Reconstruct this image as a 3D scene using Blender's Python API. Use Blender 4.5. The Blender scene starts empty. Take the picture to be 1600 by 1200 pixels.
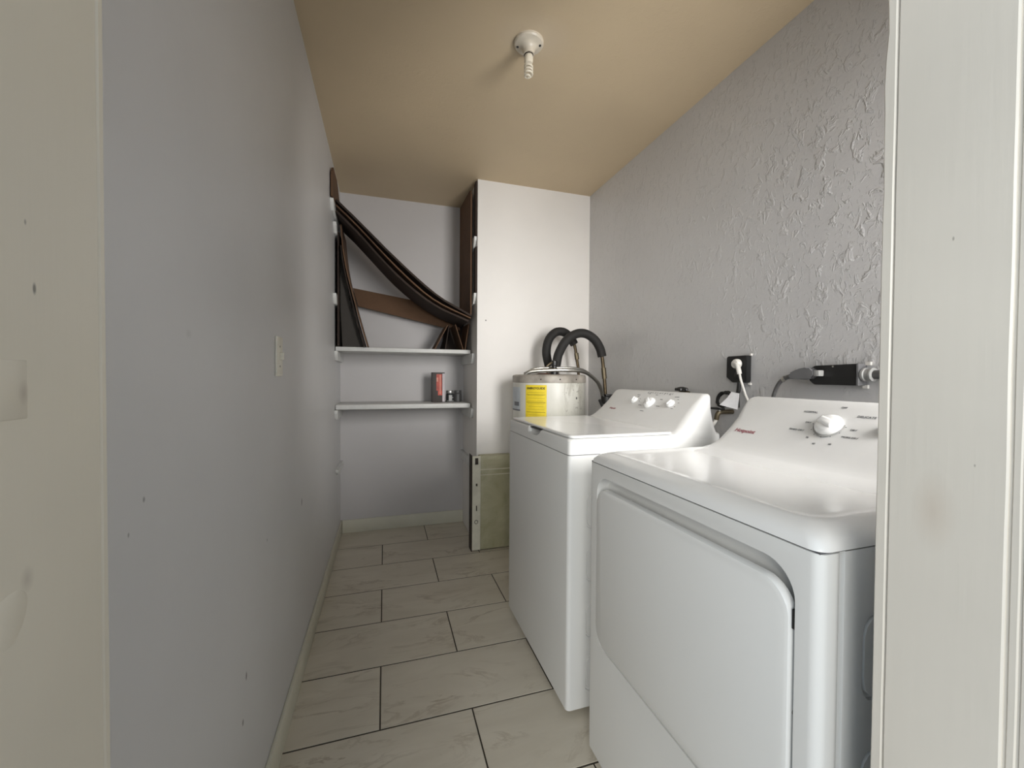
import bpy, bmesh, math, random
from mathutils import Vector, Matrix, noise

random.seed(7)
SC = bpy.context.scene
COL = SC.collection
PI = math.pi

# ------------------------------------------------------------------ camera
cd = bpy.data.cameras.new('camera')
cam = bpy.data.objects.new('camera', cd)
COL.objects.link(cam)
CAM_Z = 1.15242
yaw, pitch, roll = math.radians(17.3698), math.radians(1.0005), math.radians(0.3605)
Fv = Vector((math.sin(yaw) * math.cos(pitch), math.cos(yaw) * math.cos(pitch), -math.sin(pitch)))
Rv = Vector((math.cos(yaw), -math.sin(yaw), 0))
Uv = Rv.cross(Fv)
R2 = Rv * math.cos(roll) + Uv * math.sin(roll)
U2 = -Rv * math.sin(roll) + Uv * math.cos(roll)
cam.matrix_world = Matrix(((R2.x, U2.x, -Fv.x, 0), (R2.y, U2.y, -Fv.y, 0), (R2.z, U2.z, -Fv.z, CAM_Z), (0, 0, 0, 1)))
cd.sensor_fit = 'HORIZONTAL'
cd.sensor_width = 36.0
cd.lens = 636.1875 / 1600 * 36
cd.clip_start = 0.02
SC.camera = cam

# ------------------------------------------------------------------ light and exposure
world = bpy.data.worlds.new('world')
SC.world = world
world.use_nodes = True
bg = world.node_tree.nodes['Background']
bg.inputs['Color'].default_value = (0.66, 0.83, 1.0, 1)
bg.inputs['Strength'].default_value = 0.95


def area(name, loc, target, sx, sy, energy, color):
    ld = bpy.data.lights.new(name, 'AREA')
    ld.shape = 'RECTANGLE'
    ld.size = sx
    ld.size_y = sy
    ld.energy = energy
    ld.color = color
    o = bpy.data.objects.new(name, ld)
    COL.objects.link(o)
    o.location = loc
    o.rotation_euler = (Vector(target) - Vector(loc)).to_track_quat('-Z', 'Y').to_euler()
    return o


# daylight at the window beside the door, and daylight in the room the camera stands in
area('window_daylight', (1.52, -1.15, 1.60), (1.05, 2.0, 1.45), 1.5, 2.0, 232.0, (1.0, 0.975, 0.94))
area('hall_daylight', (-1.1, -2.1, 1.75), (0.5, 1.5, 0.9), 1.6, 1.7, 74.0, (1.0, 0.965, 0.89))

SC.view_settings.view_transform = 'Standard'
SC.view_settings.look = 'None'
SC.view_settings.gamma = 1.0
SC.view_settings.use_curve_mapping = False
SC.view_settings.exposure = 0.08

# ------------------------------------------------------------------ materials


class NT:
    def __init__(self, name):
        self.m = bpy.data.materials.new(name)
        self.m.use_nodes = True
        self.t = self.m.node_tree
        self.b = self.t.nodes['Principled BSDF']
        self.c = None

    def n(self, typ, **kw):
        nd = self.t.nodes.new(typ)
        for k, v in kw.items():
            setattr(nd, k, v)
        return nd

    def link(self, a, b):
        self.t.links.new(a, b)

    def coord(self):
        if self.c is None:
            self.c = self.n('ShaderNodeTexCoord').outputs['Object']
        return self.c

    def mapping(self, scale=(1, 1, 1), rot=(0, 0, 0), loc=(0, 0, 0)):
        mp = self.n('ShaderNodeMapping')
        mp.inputs['Scale'].default_value = scale
        mp.inputs['Rotation'].default_value = rot
        mp.inputs['Location'].default_value = loc
        self.link(self.coord(), mp.inputs['Vector'])
        return mp.outputs['Vector']

    def noise(self, scale, detail=3, rough=.5, dist=0, vec=None):
        nd = self.n('ShaderNodeTexNoise')
        nd.inputs['Scale'].default_value = scale
        nd.inputs['Detail'].default_value = detail
        nd.inputs['Roughness'].default_value = rough
        nd.inputs['Distortion'].default_value = dist
        self.link(vec if vec is not None else self.coord(), nd.inputs['Vector'])
        return nd.outputs['Fac']

    def ramp(self, fac, stops):
        r = self.n('ShaderNodeValToRGB')
        el = r.color_ramp.elements
        while len(el) < len(stops):
            el.new(.5)
        for e, (p, c) in zip(el, stops):
            e.position = p
            e.color = c if len(c) == 4 else (*c, 1)
        self.link(fac, r.inputs['Fac'])
        return r.outputs['Color']

    def math(self, op, a, b=None, clamp=False):
        nd = self.n('ShaderNodeMath', operation=op, use_clamp=clamp)
        for i, v in enumerate((a, b)):
            if v is None:
                continue
            if isinstance(v, (int, float)):
                nd.inputs[i].default_value = v
            else:
                self.link(v, nd.inputs[i])
        return nd.outputs[0]

    def mix(self, fac, a, b, blend='MIX'):
        nd = self.n('ShaderNodeMix', data_type='RGBA', blend_type=blend)
        for s, v in ((0, fac), (6, a), (7, b)):
            if isinstance(v, (int, float)):
                nd.inputs[s].default_value = v
            elif isinstance(v, tuple):
                nd.inputs[s].default_value = (*v, 1) if len(v) == 3 else v
            else:
                self.link(v, nd.inputs[s])
        return nd.outputs[2]

    def spot(self, c, r, soft=.5):
        """0..1 mask: 1 within an ellipsoid of half axes r about c"""
        inv = tuple(1 / q for q in r)
        v = self.mapping(inv, loc=tuple(-a * b for a, b in zip(c, inv)))
        ln = self.n('ShaderNodeVectorMath', operation='LENGTH')
        self.link(v, ln.inputs[0])
        mr = self.n('ShaderNodeMapRange')
        mr.inputs['From Min'].default_value = 1 - soft
        mr.inputs['From Max'].default_value = 1
        mr.inputs['To Min'].default_value = 1
        mr.inputs['To Max'].default_value = 0
        self.link(ln.outputs['Value'], mr.inputs['Value'])
        return mr.outputs['Result']

    def bump(self, h, strength=.3, distance=.01):
        b = self.n('ShaderNodeBump')
        b.inputs['Strength'].default_value = strength
        b.inputs['Distance'].default_value = distance
        self.link(h, b.inputs['Height'])
        self.link(b.outputs['Normal'], self.b.inputs['Normal'])

    def col(self, c):
        if isinstance(c, tuple):
            self.b.inputs['Base Color'].default_value = (*c, 1) if len(c) == 3 else c
        else:
            self.link(c, self.b.inputs['Base Color'])

    def set(self, **kw):
        for k, v in kw.items():
            self.b.inputs[k.replace('_', ' ')].default_value = v


def simple(name, c, rough=.5, metal=0.0, vary=.06, scale=30, bump=0.0, **kw):
    t = NT(name)
    f = t.noise(scale, 3)
    t.col(t.ramp(f, [(.3, tuple(q * (1 - vary) for q in c)), (.7, tuple(min(1, q * (1 + vary)) for q in c))]))
    t.set(Roughness=rough, Metallic=metal, **kw)
    if bump:
        t.bump(f, bump, .002)
    return t.m


def wall_mat(name, c, spots=(), rough=.42, texture=.15, knock=0.0, heavy=None):
    t = NT(name)
    f = t.noise(1.6, 4, .55)
    col = t.ramp(f, [(.3, tuple(q * .95 for q in c)), (.7, tuple(q * 1.03 for q in c))])
    for ctr, r, sc, soft, op in spots:
        m = t.math('MULTIPLY', t.spot(ctr, r, soft), op)
        col = t.mix(m, col, sc)
    t.col(col)
    t.set(Roughness=rough)
    fine = t.noise(70, 3, .6)
    h = t.math('MULTIPLY', fine, .25)
    if knock:
        # trowelled-off blobs with small ridges, heavier where the plasterer pressed harder
        big = t.noise(26, 4, .6, .5, vec=t.mapping((1, 1, .75), rot=(.5, 0, 0)))
        sm = t.n('ShaderNodeMapRange', interpolation_type='SMOOTHSTEP')
        sm.inputs['From Min'].default_value = .53
        sm.inputs['From Max'].default_value = .66
        t.link(big, sm.inputs['Value'])
        mid = t.noise(58, 4, .6, 1.0, vec=t.mapping((1, 1.2, .5), rot=(.6, 0, 0)))
        sm2 = t.n('ShaderNodeMapRange', interpolation_type='SMOOTHSTEP')
        sm2.inputs['From Min'].default_value = .58
        sm2.inputs['From Max'].default_value = .70
        t.link(mid, sm2.inputs['Value'])
        hv = t.math('MULTIPLY', t.noise(1.7, 2), .9)
        if heavy:
            hv = t.math('ADD', hv, t.math('MULTIPLY', t.spot(heavy[0], heavy[1], 1.0), 1.1))
        rl = t.math('ADD', t.math('MULTIPLY', sm.outputs['Result'], knock), t.math('MULTIPLY', sm2.outputs['Result'], knock * .9))
        h = t.math('ADD', h, t.math('MULTIPLY', rl, hv))
    else:
        h = t.math('ADD', h, t.math('MULTIPLY', t.noise(9, 3), 1.2))
    t.bump(h, texture, .006)
    return t.m


XL, XR, ZC, YB, YX, XX = -0.3078, 1.4337, 2.4764, 3.1976, 2.6981, 0.5954
DK = (.03, .03, .03)
WALL = (.605, .60, .60)
M = {}
M['wall_left'] = wall_mat('grey_wall_paint', WALL, [
    ((XL, .795, 2.06), (.05, .005, .022), DK, .5, .7),
    ((XL, .69, 2.02), (.05, .04, .028), (.36, .36, .30), 1.0, .5),
    ((XL, .665, .985), (.05, .0035, .005), DK, .6, .6),
    ((XL, .63, .95), (.05, .0025, .004), DK, .6, .5),
    ((XL, 1.75, .66), (.05, .010, .018), DK, .5, .7),
    ((XL, 1.26, .70), (.05, .004, .006), DK, .6, .6),
    ((XL, 1.08, .45), (.05, .006, .012), DK, .5, .8),
    ((XL, 1.055, .36), (.05, .006, .009), DK, .5, .8),
    ((XL, .80, 1.22), (.05, .012, .010), (.40, .40, .39), 1.0, .4),
    ((XL, 1.6, 1.62), (.05, .17, .26), (.70, .70, .71), 1.0, .5),  # lighter patch: sheen of daylight on the wall put into the paint
    ((XL, 1.25, 1.45), (.05, .22, .16), (.66, .66, .66), 1.0, .4),  # second pale patch of the same painted sheen
], rough=.40, texture=.12)
M['wall_right'] = wall_mat('grey_knockdown_wall_paint', WALL, rough=.21, texture=.5, knock=.85, heavy=((XR, .95, 1.72), (1, .55, .62)))
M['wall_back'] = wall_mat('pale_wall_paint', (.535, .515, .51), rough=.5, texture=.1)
M['wall_chase'] = wall_mat('off_white_wall_paint', (.775, .75, .72), [
    ((.655, YX, 1.535), (.006, .05, .006), DK, .5, .9),
], rough=.5, texture=.1)
M['ceiling'] = wall_mat('beige_ceiling_paint', (.635, .51, .34), [
    ((.56, 1.52, ZC), (.17, .13, .05), (.66, .56, .43), 1.0, .7)], rough=.6, texture=.35, knock=.3)


def trim_mat(name, c, spots=()):
    t = NT(name)
    f = t.noise(3, 3)
    grain = t.noise(40, 3, .6, vec=t.mapping((1, 3, .12)))
    col = t.ramp(f, [(.3, tuple(q * .93 for q in c)), (.7, tuple(q * 1.04 for q in c))])
    for ctr, r, sc, soft, op in spots:
        col = t.mix(t.math('MULTIPLY', t.spot(ctr, r, soft), op), col, sc)
    t.col(col)
    t.set(Roughness=.33)
    t.bump(t.math('ADD', t.math('MULTIPLY', grain, .5), t.math('MULTIPLY', t.noise(14, 2), .8)),   .09, .004)
    return t.m


M['trim'] = trim_mat('cream_trim_paint', (.66, .635, .55))
M['jamb_left'] = trim_mat('cream_left_jamb_paint', (.625, .575, .475), [
    ((-.187, .2975, 1.2), (.02, .0016, .004), DK, .6, .7),
    ((-.187, .292, 1.235), (.02, .001, .002), DK, .6, .5),
    ((-.187, .289, 1.142), (.02, .004, .008), (.3, .25, .2), 1.0, .5),  # dent drawn flat, its shade painted as a dark spot
    ((-.187, .29, 1.04), (.02, .005, .008), (.3, .26, .22), 1.0, .45)])
M['jamb_right'] = trim_mat('cream_right_jamb_paint', (.74, .695, .62), [
    ((.607, .302, 1.0), (.02, .022, .05), (.55, .45, .36), 1.0, .4),
    ((.607, .29, 1.31), (.02, .0012, .003), (.2, .18, .15), .6, .6),
    ((.607, .268, 1.06), (.02, .001, .002), (.2, .18, .15), .6, .5)])
M['baseboard'] = simple('cream_baseboard_paint', (.62, .60, .50), .4, vary=.05, scale=6)
M['shelf'] = simple('white_shelf_laminate', (.62, .62, .60), .45, vary=.04)
M['cleat'] = simple('white_cleat_paint', (.66, .66, .64), .45)
M['enamel'] = simple('white_appliance_enamel', (.765, .765, .75), .24, vary=.01, scale=3)
M['gloss_enamel'] = simple('glossy_white_appliance_enamel', (.80, .80, .79), .13, vary=.01, scale=3)
M['plastic'] = simple('white_console_plastic', (.76, .76, .75), .33, vary=.01)
M['knob'] = simple('white_knob_plastic', (.85, .85, .84), .25, vary=.01)
M['black'] = simple('black_plastic', (.012, .012, .012), .4)
M['foam'] = simple('black_foam_insulation', (.016, .015, .014), .75, bump=.3, scale=90)
M['rubber'] = simple('black_rubber_cord', (.015, .015, .015), .5)
M['whitecord'] = simple('white_cord_vinyl', (.72, .70, .66), .4)
M['steel'] = simple('brushed_steel', (.42, .41, .38), .35, 1.0, bump=.1, scale=120)
M['copper'] = simple('tarnished_copper', (.10, .075, .045), .45, .8, vary=.3)
M['brass'] = simple('old_brass', (.14, .115, .075), .5, .8)
M['greyplug'] = simple('grey_plug_vinyl', (.16, .16, .165), .45)
M['greyconn'] = simple('light_grey_connector', (.38, .38, .37), .4)
M['greycord'] = simple('grey_cord_vinyl', (.09, .09, .09), .45)
M['paper'] = simple('white_paper_tag', (.82, .82, .84), .7)
M['print'] = simple('dark_grey_print', (.10, .10, .11), .5)
M['redprint'] = simple('dark_red_print', (.26, .05, .07), .5)
M['grout'] = simple('dark_brown_grout', (.05, .041, .03), .8, bump=.2)
M['porcelain'] = simple('aged_porcelain', (.66, .60, .50), .3)
M['bulbglass'] = simple('cream_bulb_glass', (.80, .74, .62), .25)
M['swplate'] = simple('ivory_switch_plastic', (.75, .72, .62), .35)
M['lettering'] = simple('black_label_ink', (.02, .02, .015), .6)


def cardboard_mat(name, c):
    t = NT(name)
    f = t.noise(4, 4)
    flute = t.noise(60, 2, vec=t.mapping((1, .1, 1)))
    col = t.ramp(t.math('ADD', t.math('MULTIPLY', f, .8), t.math('MULTIPLY', flute, .2)),
                 [(.3, tuple(q * .75 for q in c)), (.7, tuple(q * 1.15 for q in c))])
    t.col(col)
    t.set(Roughness=.85)
    t.bump(flute, .2, .002)
    return t.m


M['card'] = cardboard_mat('brown_cardboard', (.125, .067, .035))
M['cardshade'] = cardboard_mat('shaded_brown_cardboard', (.034, .021, .015))  # near-black tone carries the shade on undersides in the alcove
M['cardgrey'] = cardboard_mat('shaded_grey_cardboard', (.05, .044, .038))  # shade of the gap beside the left wall put into the grey


def tile_mat(i):
    t = NT('marble_floor_tile_%d' % i)
    oi = t.n('ShaderNodeObjectInfo')
    cmb = t.n('ShaderNodeCombineXYZ')
    t.link(t.math('MULTIPLY', oi.outputs['Random'], 37.0), cmb.inputs[0])
    t.link(t.math('MULTIPLY', oi.outputs['Random'], 91.0), cmb.inputs[1])
    va = t.n('ShaderNodeVectorMath', operation='ADD')
    t.link(t.coord(), va.inputs[0])
    t.link(cmb.outputs[0], va.inputs[1])
    mp = t.n('ShaderNodeMapping')
    mp.inputs['Rotation'].default_value = (0, 0, .6)
    mp.inputs['Scale'].default_value = (1.0, 3.2, 1)
    t.link(va.outputs[0], mp.inputs['Vector'])
    a = t.noise(1.9, 6, .62, 1.3, vec=mp.outputs['Vector'])
    vein = t.math('ABSOLUTE', t.math('SUBTRACT', a, .5))
    vm = t.ramp(vein, [(.0, (1, 1, 1)), (.035, (0, 0, 0))])
    gate = t.ramp(t.noise(2.6, 3, vec=mp.outputs['Vector']), [(.45, (0, 0, 0)), (.72, (1, 1, 1))])
    cloud = t.noise(2.2, 4, .6, .6, vec=mp.outputs['Vector'])
    col = t.ramp(cloud, [(.3, (.55, .50, .41)), (.65, (.635, .585, .49))])
    col = t.mix(t.math('MULTIPLY', t.math('MULTIPLY', vm, gate), .75), col, (.30, .24, .17))
    t.col(col)
    t.set(Roughness=.36)
    return t.m


M['tile'] = tile_mat(0)


def tank_mat():
    t = NT('stained_white_tank_enamel')
    base = t.ramp(t.noise(5, 4), [(.3, (.60, .59, .52)), (.7, (.72, .71, .66))])
    drip = t.noise(9, 5, .65, .8, vec=t.mapping((1.6, 1.6, .45)))
    m = t.ramp(drip, [(.48, (0, 0, 0)), (.60, (1, 1, 1))])
    zone = t.spot((1.08, 2.2, 1.06), (.13, .3, .19), .6)
    col = t.mix(t.math('MULTIPLY', t.math('MULTIPLY', m, zone), .7), base, (.36, .34, .29))
    sp = t.ramp(t.noise(38, 4, .7), [(.60, (0, 0, 0)), (.66, (1, 1, 1))])
    col = t.mix(t.math('MULTIPLY', t.math('MULTIPLY', sp, zone), .8), col, (.12, .10, .08))
    col = t.mix(t.spot((1.10, 2.21, 1.027), (.007, .08, .009), .4), col, DK)
    t.col(col)
    t.set(Roughness=.32)
    return t.m


M['tank'] = tank_mat()
M['tankrim'] = simple('grimy_tank_rim', (.33, .30, .26), .45, vary=.35, scale=12)
M['rust'] = simple('rust_stain', (.12, .04, .02), .9, vary=.4)


def olive_mat():
    t = NT('dirty_olive_cream_paint')
    f = t.noise(5, 5, .6, .8, vec=t.mapping((1, 1, 1.4), rot=(0, .7, 0)))
    t.col(t.ramp(f, [(.3, (.36, .34, .21)), (.7, (.52, .50, .35))]))
    t.set(Roughness=.5)
    return t.m


M['olive'] = olive_mat()
M['flange'] = simple('worn_cream_flange_paint', (.72, .69, .58), .45, vary=.12, scale=14)
M['rusty'] = simple('rusty_dark_edge', (.05, .038, .028), .8, vary=.4)
M['spec'] = simple('grey_blue_spec_label', (.52, .56, .60), .5)
M['spec2'] = simple('dark_grey_label_band', (.16, .17, .19), .5)
M['yellow'] = simple('yellow_label_paper', (.80, .62, .03), .5, vary=.08, scale=25)
M['yellowline'] = simple('dark_yellow_label_line', (.28, .20, .02), .6)
M['jarlid'] = simple('dull_silver_lid', (.45, .45, .44), .35, .9)
M['jardark'] = simple('dark_jar_glass', (.03, .032, .034), .2)
M['jarlabel'] = simple('pale_jar_label', (.40, .40, .39), .6)
M['jargrey'] = simple('grey_jar_glass', (.09, .09, .088), .3)
M['cartondark'] = simple('dark_brown_carton', (.05, .04, .036), .55)
M['cartonred'] = simple('red_carton_print', (.46, .06, .035), .5, vary=.25, scale=18)
M['cartonpale'] = simple('pale_carton_edge', (.55, .50, .52), .6)
M['orange'] = simple('salmon_carton_print', (.62, .22, .15), .5, vary=.1)


def glass_mat():
    t = NT('window_glass')
    t.t.nodes.remove(t.b)
    tr = t.n('ShaderNodeBsdfTransparent')
    gl = t.n('ShaderNodeBsdfGlossy')
    gl.inputs['Roughness'].default_value = .02
    fr = t.n('ShaderNodeFresnel')
    mx = t.n('ShaderNodeMixShader')
    t.link(fr.outputs[0], mx.inputs[0])
    t.link(tr.outputs[0], mx.inputs[1])
    t.link(gl.outputs[0], mx.inputs[2])
    t.link(mx.outputs[0], t.t.nodes['Material Output'].inputs['Surface'])
    return t.m


M['glass'] = glass_mat()

# ------------------------------------------------------------------ mesh helpers


def obj(name, bm, mat, parent=None, smooth=True, angle=35):
    me = bpy.data.meshes.new(name)
    bmesh.ops.recalc_face_normals(bm, faces=bm.faces[:])
    bm.to_mesh(me)
    bm.free()
    if smooth:
        me.shade_smooth()
        me.set_sharp_from_angle(angle=math.radians(angle))
    me.materials.append(mat)
    o = bpy.data.objects.new(name, me)
    COL.objects.link(o)
    if parent is not None:
        o.parent = parent
        o.matrix_parent_inverse = parent_chain(parent).inverted()
    return o


def parent_chain(o):
    m = Matrix.LocRotScale(o.location, o.rotation_euler, o.scale)
    if o.parent:
        return parent_chain(o.parent) @ o.matrix_parent_inverse @ m
    return m


def thing(name, label, cat, loc=(0, 0, 0), group=None):
    o = bpy.data.objects.new(name, None)
    o.empty_display_size = .05
    COL.objects.link(o)
    o.location = loc
    return tag(o, label, cat, group)


def tag(o, label, cat, group=None):
    o['label'] = label
    o['category'] = cat
    if group:
        o['group'] = group
    return o


def struct(o, label=None):
    o['kind'] = 'structure'
    if label:
        o['label'] = label
    return o


def add_box(bm, a, b, bev=0.0, seg=2, mat=None):
    c = [(p + q) / 2 for p, q in zip(a, b)]
    s = [abs(q - p) for p, q in zip(a, b)]
    r = bmesh.ops.create_cube(bm, size=1, matrix=Matrix.Translation(c) @ Matrix.Diagonal((*s, 1)))
    vs = r['verts']
    if bev:
        es = list({e for v in vs for e in v.link_edges})
        g = bmesh.ops.bevel(bm, geom=es, offset=bev, segments=seg, profile=.5, affect='EDGES')
        vs = list({v for f in g['faces'] for v in f.verts} | {v for v in vs if v.is_valid})
    if mat is not None:
        bmesh.ops.transform(bm, matrix=mat, verts=vs)
    return vs


def box(a, b, bev=0.0, seg=2, mat=None):
    bm = bmesh.new()
    add_box(bm, a, b, bev, seg, mat)
    return bm


def ring_rect(x0, x1, y0, y1, r, n=6):
    r = max(1e-4, min(r, (x1 - x0) / 2 - 1e-4, (y1 - y0) / 2 - 1e-4))
    pts = []
    for cx, cy, a0 in ((x1 - r, y1 - r, 0), (x0 + r, y1 - r, PI / 2), (x0 + r, y0 + r, PI), (x1 - r, y0 + r, 1.5 * PI)):
        for k in range(n + 1):
            a = a0 + PI / 2 * k / n
            pts.append((cx + r * math.cos(a), cy + r * math.sin(a)))
    return pts


def add_loft(bm, rings, cap0=True, cap1=True, closed=True):
    vr = [[bm.verts.new(p) for p in rg] for rg in rings]
    n = len(vr[0])
    for a, b in zip(vr, vr[1:]):
        for i in range(n if closed else n - 1):
            j = (i + 1) % n
            bm.faces.new((a[i], a[j], b[j], b[i]))
    if cap0:
        bm.faces.new(vr[0][::-1])
    if cap1:
        bm.faces.new(vr[-1])
    return [v for r in vr for v in r]


def loft_rect(levels, n=6):
    """levels: (z, x0, x1, y0, y1, corner radius)"""
    bm = bmesh.new()
    add_loft(bm, [[(x, y, z) for x, y in ring_rect(x0, x1, y0, y1, r, n)] for z, x0, x1, y0, y1, r in levels])
    return bm


def add_lathe(bm, prof, seg=24, mat=None):
    """prof: (radius, z)"""
    vr = []
    for r, z in prof:
        vr.append([bm.verts.new((max(r, 1e-5) * math.cos(2 * PI * k / seg), max(r, 1e-5) * math.sin(2 * PI * k / seg), z)) for k in range(seg)])
    for a, b in zip(vr, vr[1:]):
        for i in range(seg):
            j = (i + 1) % seg
            bm.faces.new((a[i], a[j], b[j], b[i]))
    bm.faces.new(vr[0][::-1])
    bm.faces.new(vr[-1])
    vs = [v for r in vr for v in r]
    if mat is not None:
        bmesh.ops.transform(bm, matrix=mat, verts=vs)
    return vs


def lathe(prof, seg=24, mat=None):
    bm = bmesh.new()
    add_lathe(bm, prof, seg, mat)
    return bm


def spline(pts, k=8):
    P = [Vector(p) for p in pts]
    if len(P) < 3:
        return P
    P = [2 * P[0] - P[1]] + P + [2 * P[-1] - P[-2]]
    out = []
    for i in range(1, len(P) - 2):
        a, b, c, d = P[i - 1:i + 3]
        for s in range(k):
            t = s / k
            out.append(.5 * ((2 * b) + (c - a) * t + (2 * a - 5 * b + 4 * c - d) * t * t + (3 * b - a - 3 * c + d) * t ** 3))
    out.append(P[-2])
    return out


def add_tube(bm, pts, r, seg=12, smooth=8, flat=1.0):
    P = spline(pts, smooth) if smooth else [Vector(p) for p in pts]
    rr = r if callable(r) else (lambda t: r)
    T = []
    for i in range(len(P)):
        a = P[max(0, i - 1)]
        b = P[min(len(P) - 1, i + 1)]
        T.append((b - a).normalized())
    nrm = T[0].orthogonal().normalized()
    rings = []
    for i, (p, t) in enumerate(zip(P, T)):
        nrm = (nrm - t * nrm.dot(t)).normalized()
        bn = t.cross(nrm)
        q = rr(i / (len(P) - 1))
        rings.append([p + (nrm * math.cos(2 * PI * k / seg) + bn * math.sin(2 * PI * k / seg) * flat) * q for k in range(seg)])
    return add_loft(bm, rings)


def tube(pts, r, seg=12, smooth=8, flat=1.0):
    bm = bmesh.new()
    add_tube(bm, pts, r, seg, smooth, flat)
    return bm


def strip_prism(pts, th, y0, y1, jit=0.0):
    """a sheet: polyline in XZ, thickness th, extruded from y0 to y1"""
    bm = bmesh.new()
    P = [Vector((p[0], 0, p[1])) for p in pts]
    top, bot = [], []
    for i, p in enumerate(P):
        t = (P[min(i + 1, len(P) - 1)] - P[max(i - 1, 0)]).normalized()
        nn = Vector((-t.z, 0, t.x))
        top.append(p + nn * th / 2)
        bot.append(p - nn * th / 2)
    loop = top + bot[::-1]
    rings = []
    for k, y in enumerate((y0, y1)):
        rings.append([(q.x, y + (random.uniform(-jit, jit) if jit else 0), q.z) for q in loop])
    add_loft(bm, rings)
    return bm


def slab_poly(poly, th, nrm):
    """flat polygon (3-D points) with thickness th along nrm"""
    bm = bmesh.new()
    nn = Vector(nrm).normalized() * th
    add_loft(bm, [[Vector(p) for p in poly], [Vector(p) + nn for p in poly]])
    return bm


def boolean_cut(o, cutters):
    """subtract meshes from o for good; the cutters are removed again"""
    tmp = []
    for bm in cutters:
        me = bpy.data.meshes.new('cut')
        bmesh.ops.recalc_face_normals(bm, faces=bm.faces[:])
        bm.to_mesh(me)
        bm.free()
        c = bpy.data.objects.new('cut', me)
        COL.objects.link(c)
        md = o.modifiers.new('cut', 'BOOLEAN')
        md.operation = 'DIFFERENCE'
        md.solver = 'EXACT'
        md.object = c
        tmp.append(c)
    dg = bpy.context.evaluated_depsgraph_get()
    me2 = bpy.data.meshes.new_from_object(o.evaluated_get(dg))
    o.modifiers.clear()
    old = o.data
    o.data = me2
    bpy.data.meshes.remove(old)
    for c in tmp:
        m = c.data
        bpy.data.objects.remove(c)
        bpy.data.meshes.remove(m)
    me2.shade_smooth()
    me2.set_sharp_from_angle(angle=math.radians(35))
    return o


def text_mesh(body, size, extrude=.0006, bold=0.0, shear=0.0):
    cu = bpy.data.curves.new('lettering', 'FONT')
    cu.body = body
    cu.size = size
    cu.extrude = extrude
    cu.offset = bold
    cu.shear = shear
    cu.align_x = 'CENTER'
    cu.align_y = 'CENTER'
    o = bpy.data.objects.new('lettering', cu)
    COL.objects.link(o)
    dg = bpy.context.evaluated_depsgraph_get()
    me = bpy.data.meshes.new_from_object(o.evaluated_get(dg))
    bpy.data.objects.remove(o)
    bpy.data.curves.remove(cu)
    bm = bmesh.new()
    bm.from_mesh(me)
    bpy.data.meshes.remove(me)
    return bm


def frame(origin, xa, ya):
    xa = Vector(xa).normalized()
    ya = Vector(ya).normalized()
    za = xa.cross(ya)
    o = Vector(origin)
    return Matrix(((xa.x, ya.x, za.x, o.x), (xa.y, ya.y, za.y, o.y), (xa.z, ya.z, za.z, o.z), (0, 0, 0, 1)))


def copy_tree(o, parent=None):
    c = o.copy()
    COL.objects.link(c)
    if parent is not None:
        c.parent = parent
    for ch in o.children:
        copy_tree(ch, c)
    return c


# ------------------------------------------------------------------ room shell
floor = struct(obj('floor', box((-1.6, -2.2, -.06), (2.2, 3.3, -.0016)), M['grout'], smooth=False), 'dark grout bed under the marble tiles')
TX, TY, TW = -0.0136, 1.3727, 0.305
g = .0026
for k in range(-4, 7):
    ya, yb = TY + k * TW, TY + (k + 1) * TW
    off = 0 if k % 2 == 0 else TW
    for j in range(-3, 4):
        xa = TX + off + j * 2 * TW
        xb = xa + 2 * TW
        x0, x1 = max(xa + g, XL + .001), min(xb - g, XR - .001)
        y0, y1 = max(ya + g * 1.25, .37), min(yb - g * 1.25, YB - .001)
        if x1 - x0 < .01 or y1 - y0 < .01:
            continue
        rects = [(x0, x1, y0, y1)]
        if y1 > YX and x1 > XX:                          # stop at the boxed-out closet corner
            rects = []
            if y0 < YX - .01:
                rects.append((x0, x1, y0, YX - .001))
                if x0 < XX - .02:
                    rects = [(x0, XX - .001, y0, y1), (XX + .001, x1, y0, YX - .001)]
            elif x0 < XX - .02:
                rects.append((x0, XX - .001, y0, y1))
        for q in rects:
            bm = bmesh.new()
            cx, cy = (q[0] + q[1]) / 2, (q[2] + q[3]) / 2
            hx, hy = (q[1] - q[0]) / 2, (q[3] - q[2]) / 2
            b = .0006
            add_loft(bm, [[(sx * (hx - i), sy * (hy - i), z) for sx, sy in ((1, 1), (-1, 1), (-1, -1), (1, -1))]
                          for i, z in ((0, -.0015), (0, -b), (b, 0))])
            o = obj('tile', bm, M['tile'], smooth=False)
            o.location = (cx, cy, 0)
            o.parent = floor

ceiling = struct(obj('ceiling', box((XL - .1, .24, ZC), (XR + .1, YB + .1, ZC + .08)), M['ceiling'], smooth=False), 'beige rough-plastered ceiling')
wall_left = struct(obj('wall_left', box((XL - .1, .30, -.003), (XL, YB + .1, ZC)), M['wall_left'], smooth=False), 'scuffed pale grey left wall')
wall_right = struct(obj('wall_right', box((XR, .24, -.003), (XR + .1, YB + .1, ZC)), M['wall_right'], smooth=False), 'grey knockdown-textured right wall')
wall_back = struct(obj('wall_back', box((XL - .1, YB, -.003), (XX + .02, YB + .1, ZC)), M['wall_back'], smooth=False), 'pale back wall of the shelf alcove')
wall_chase = struct(obj('wall_chase', box((XX, YX, -.003), (XR + .02, YB + .1, ZC)), M['wall_chase'], smooth=False), 'pale boxed-out wall behind the water heater')

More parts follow.
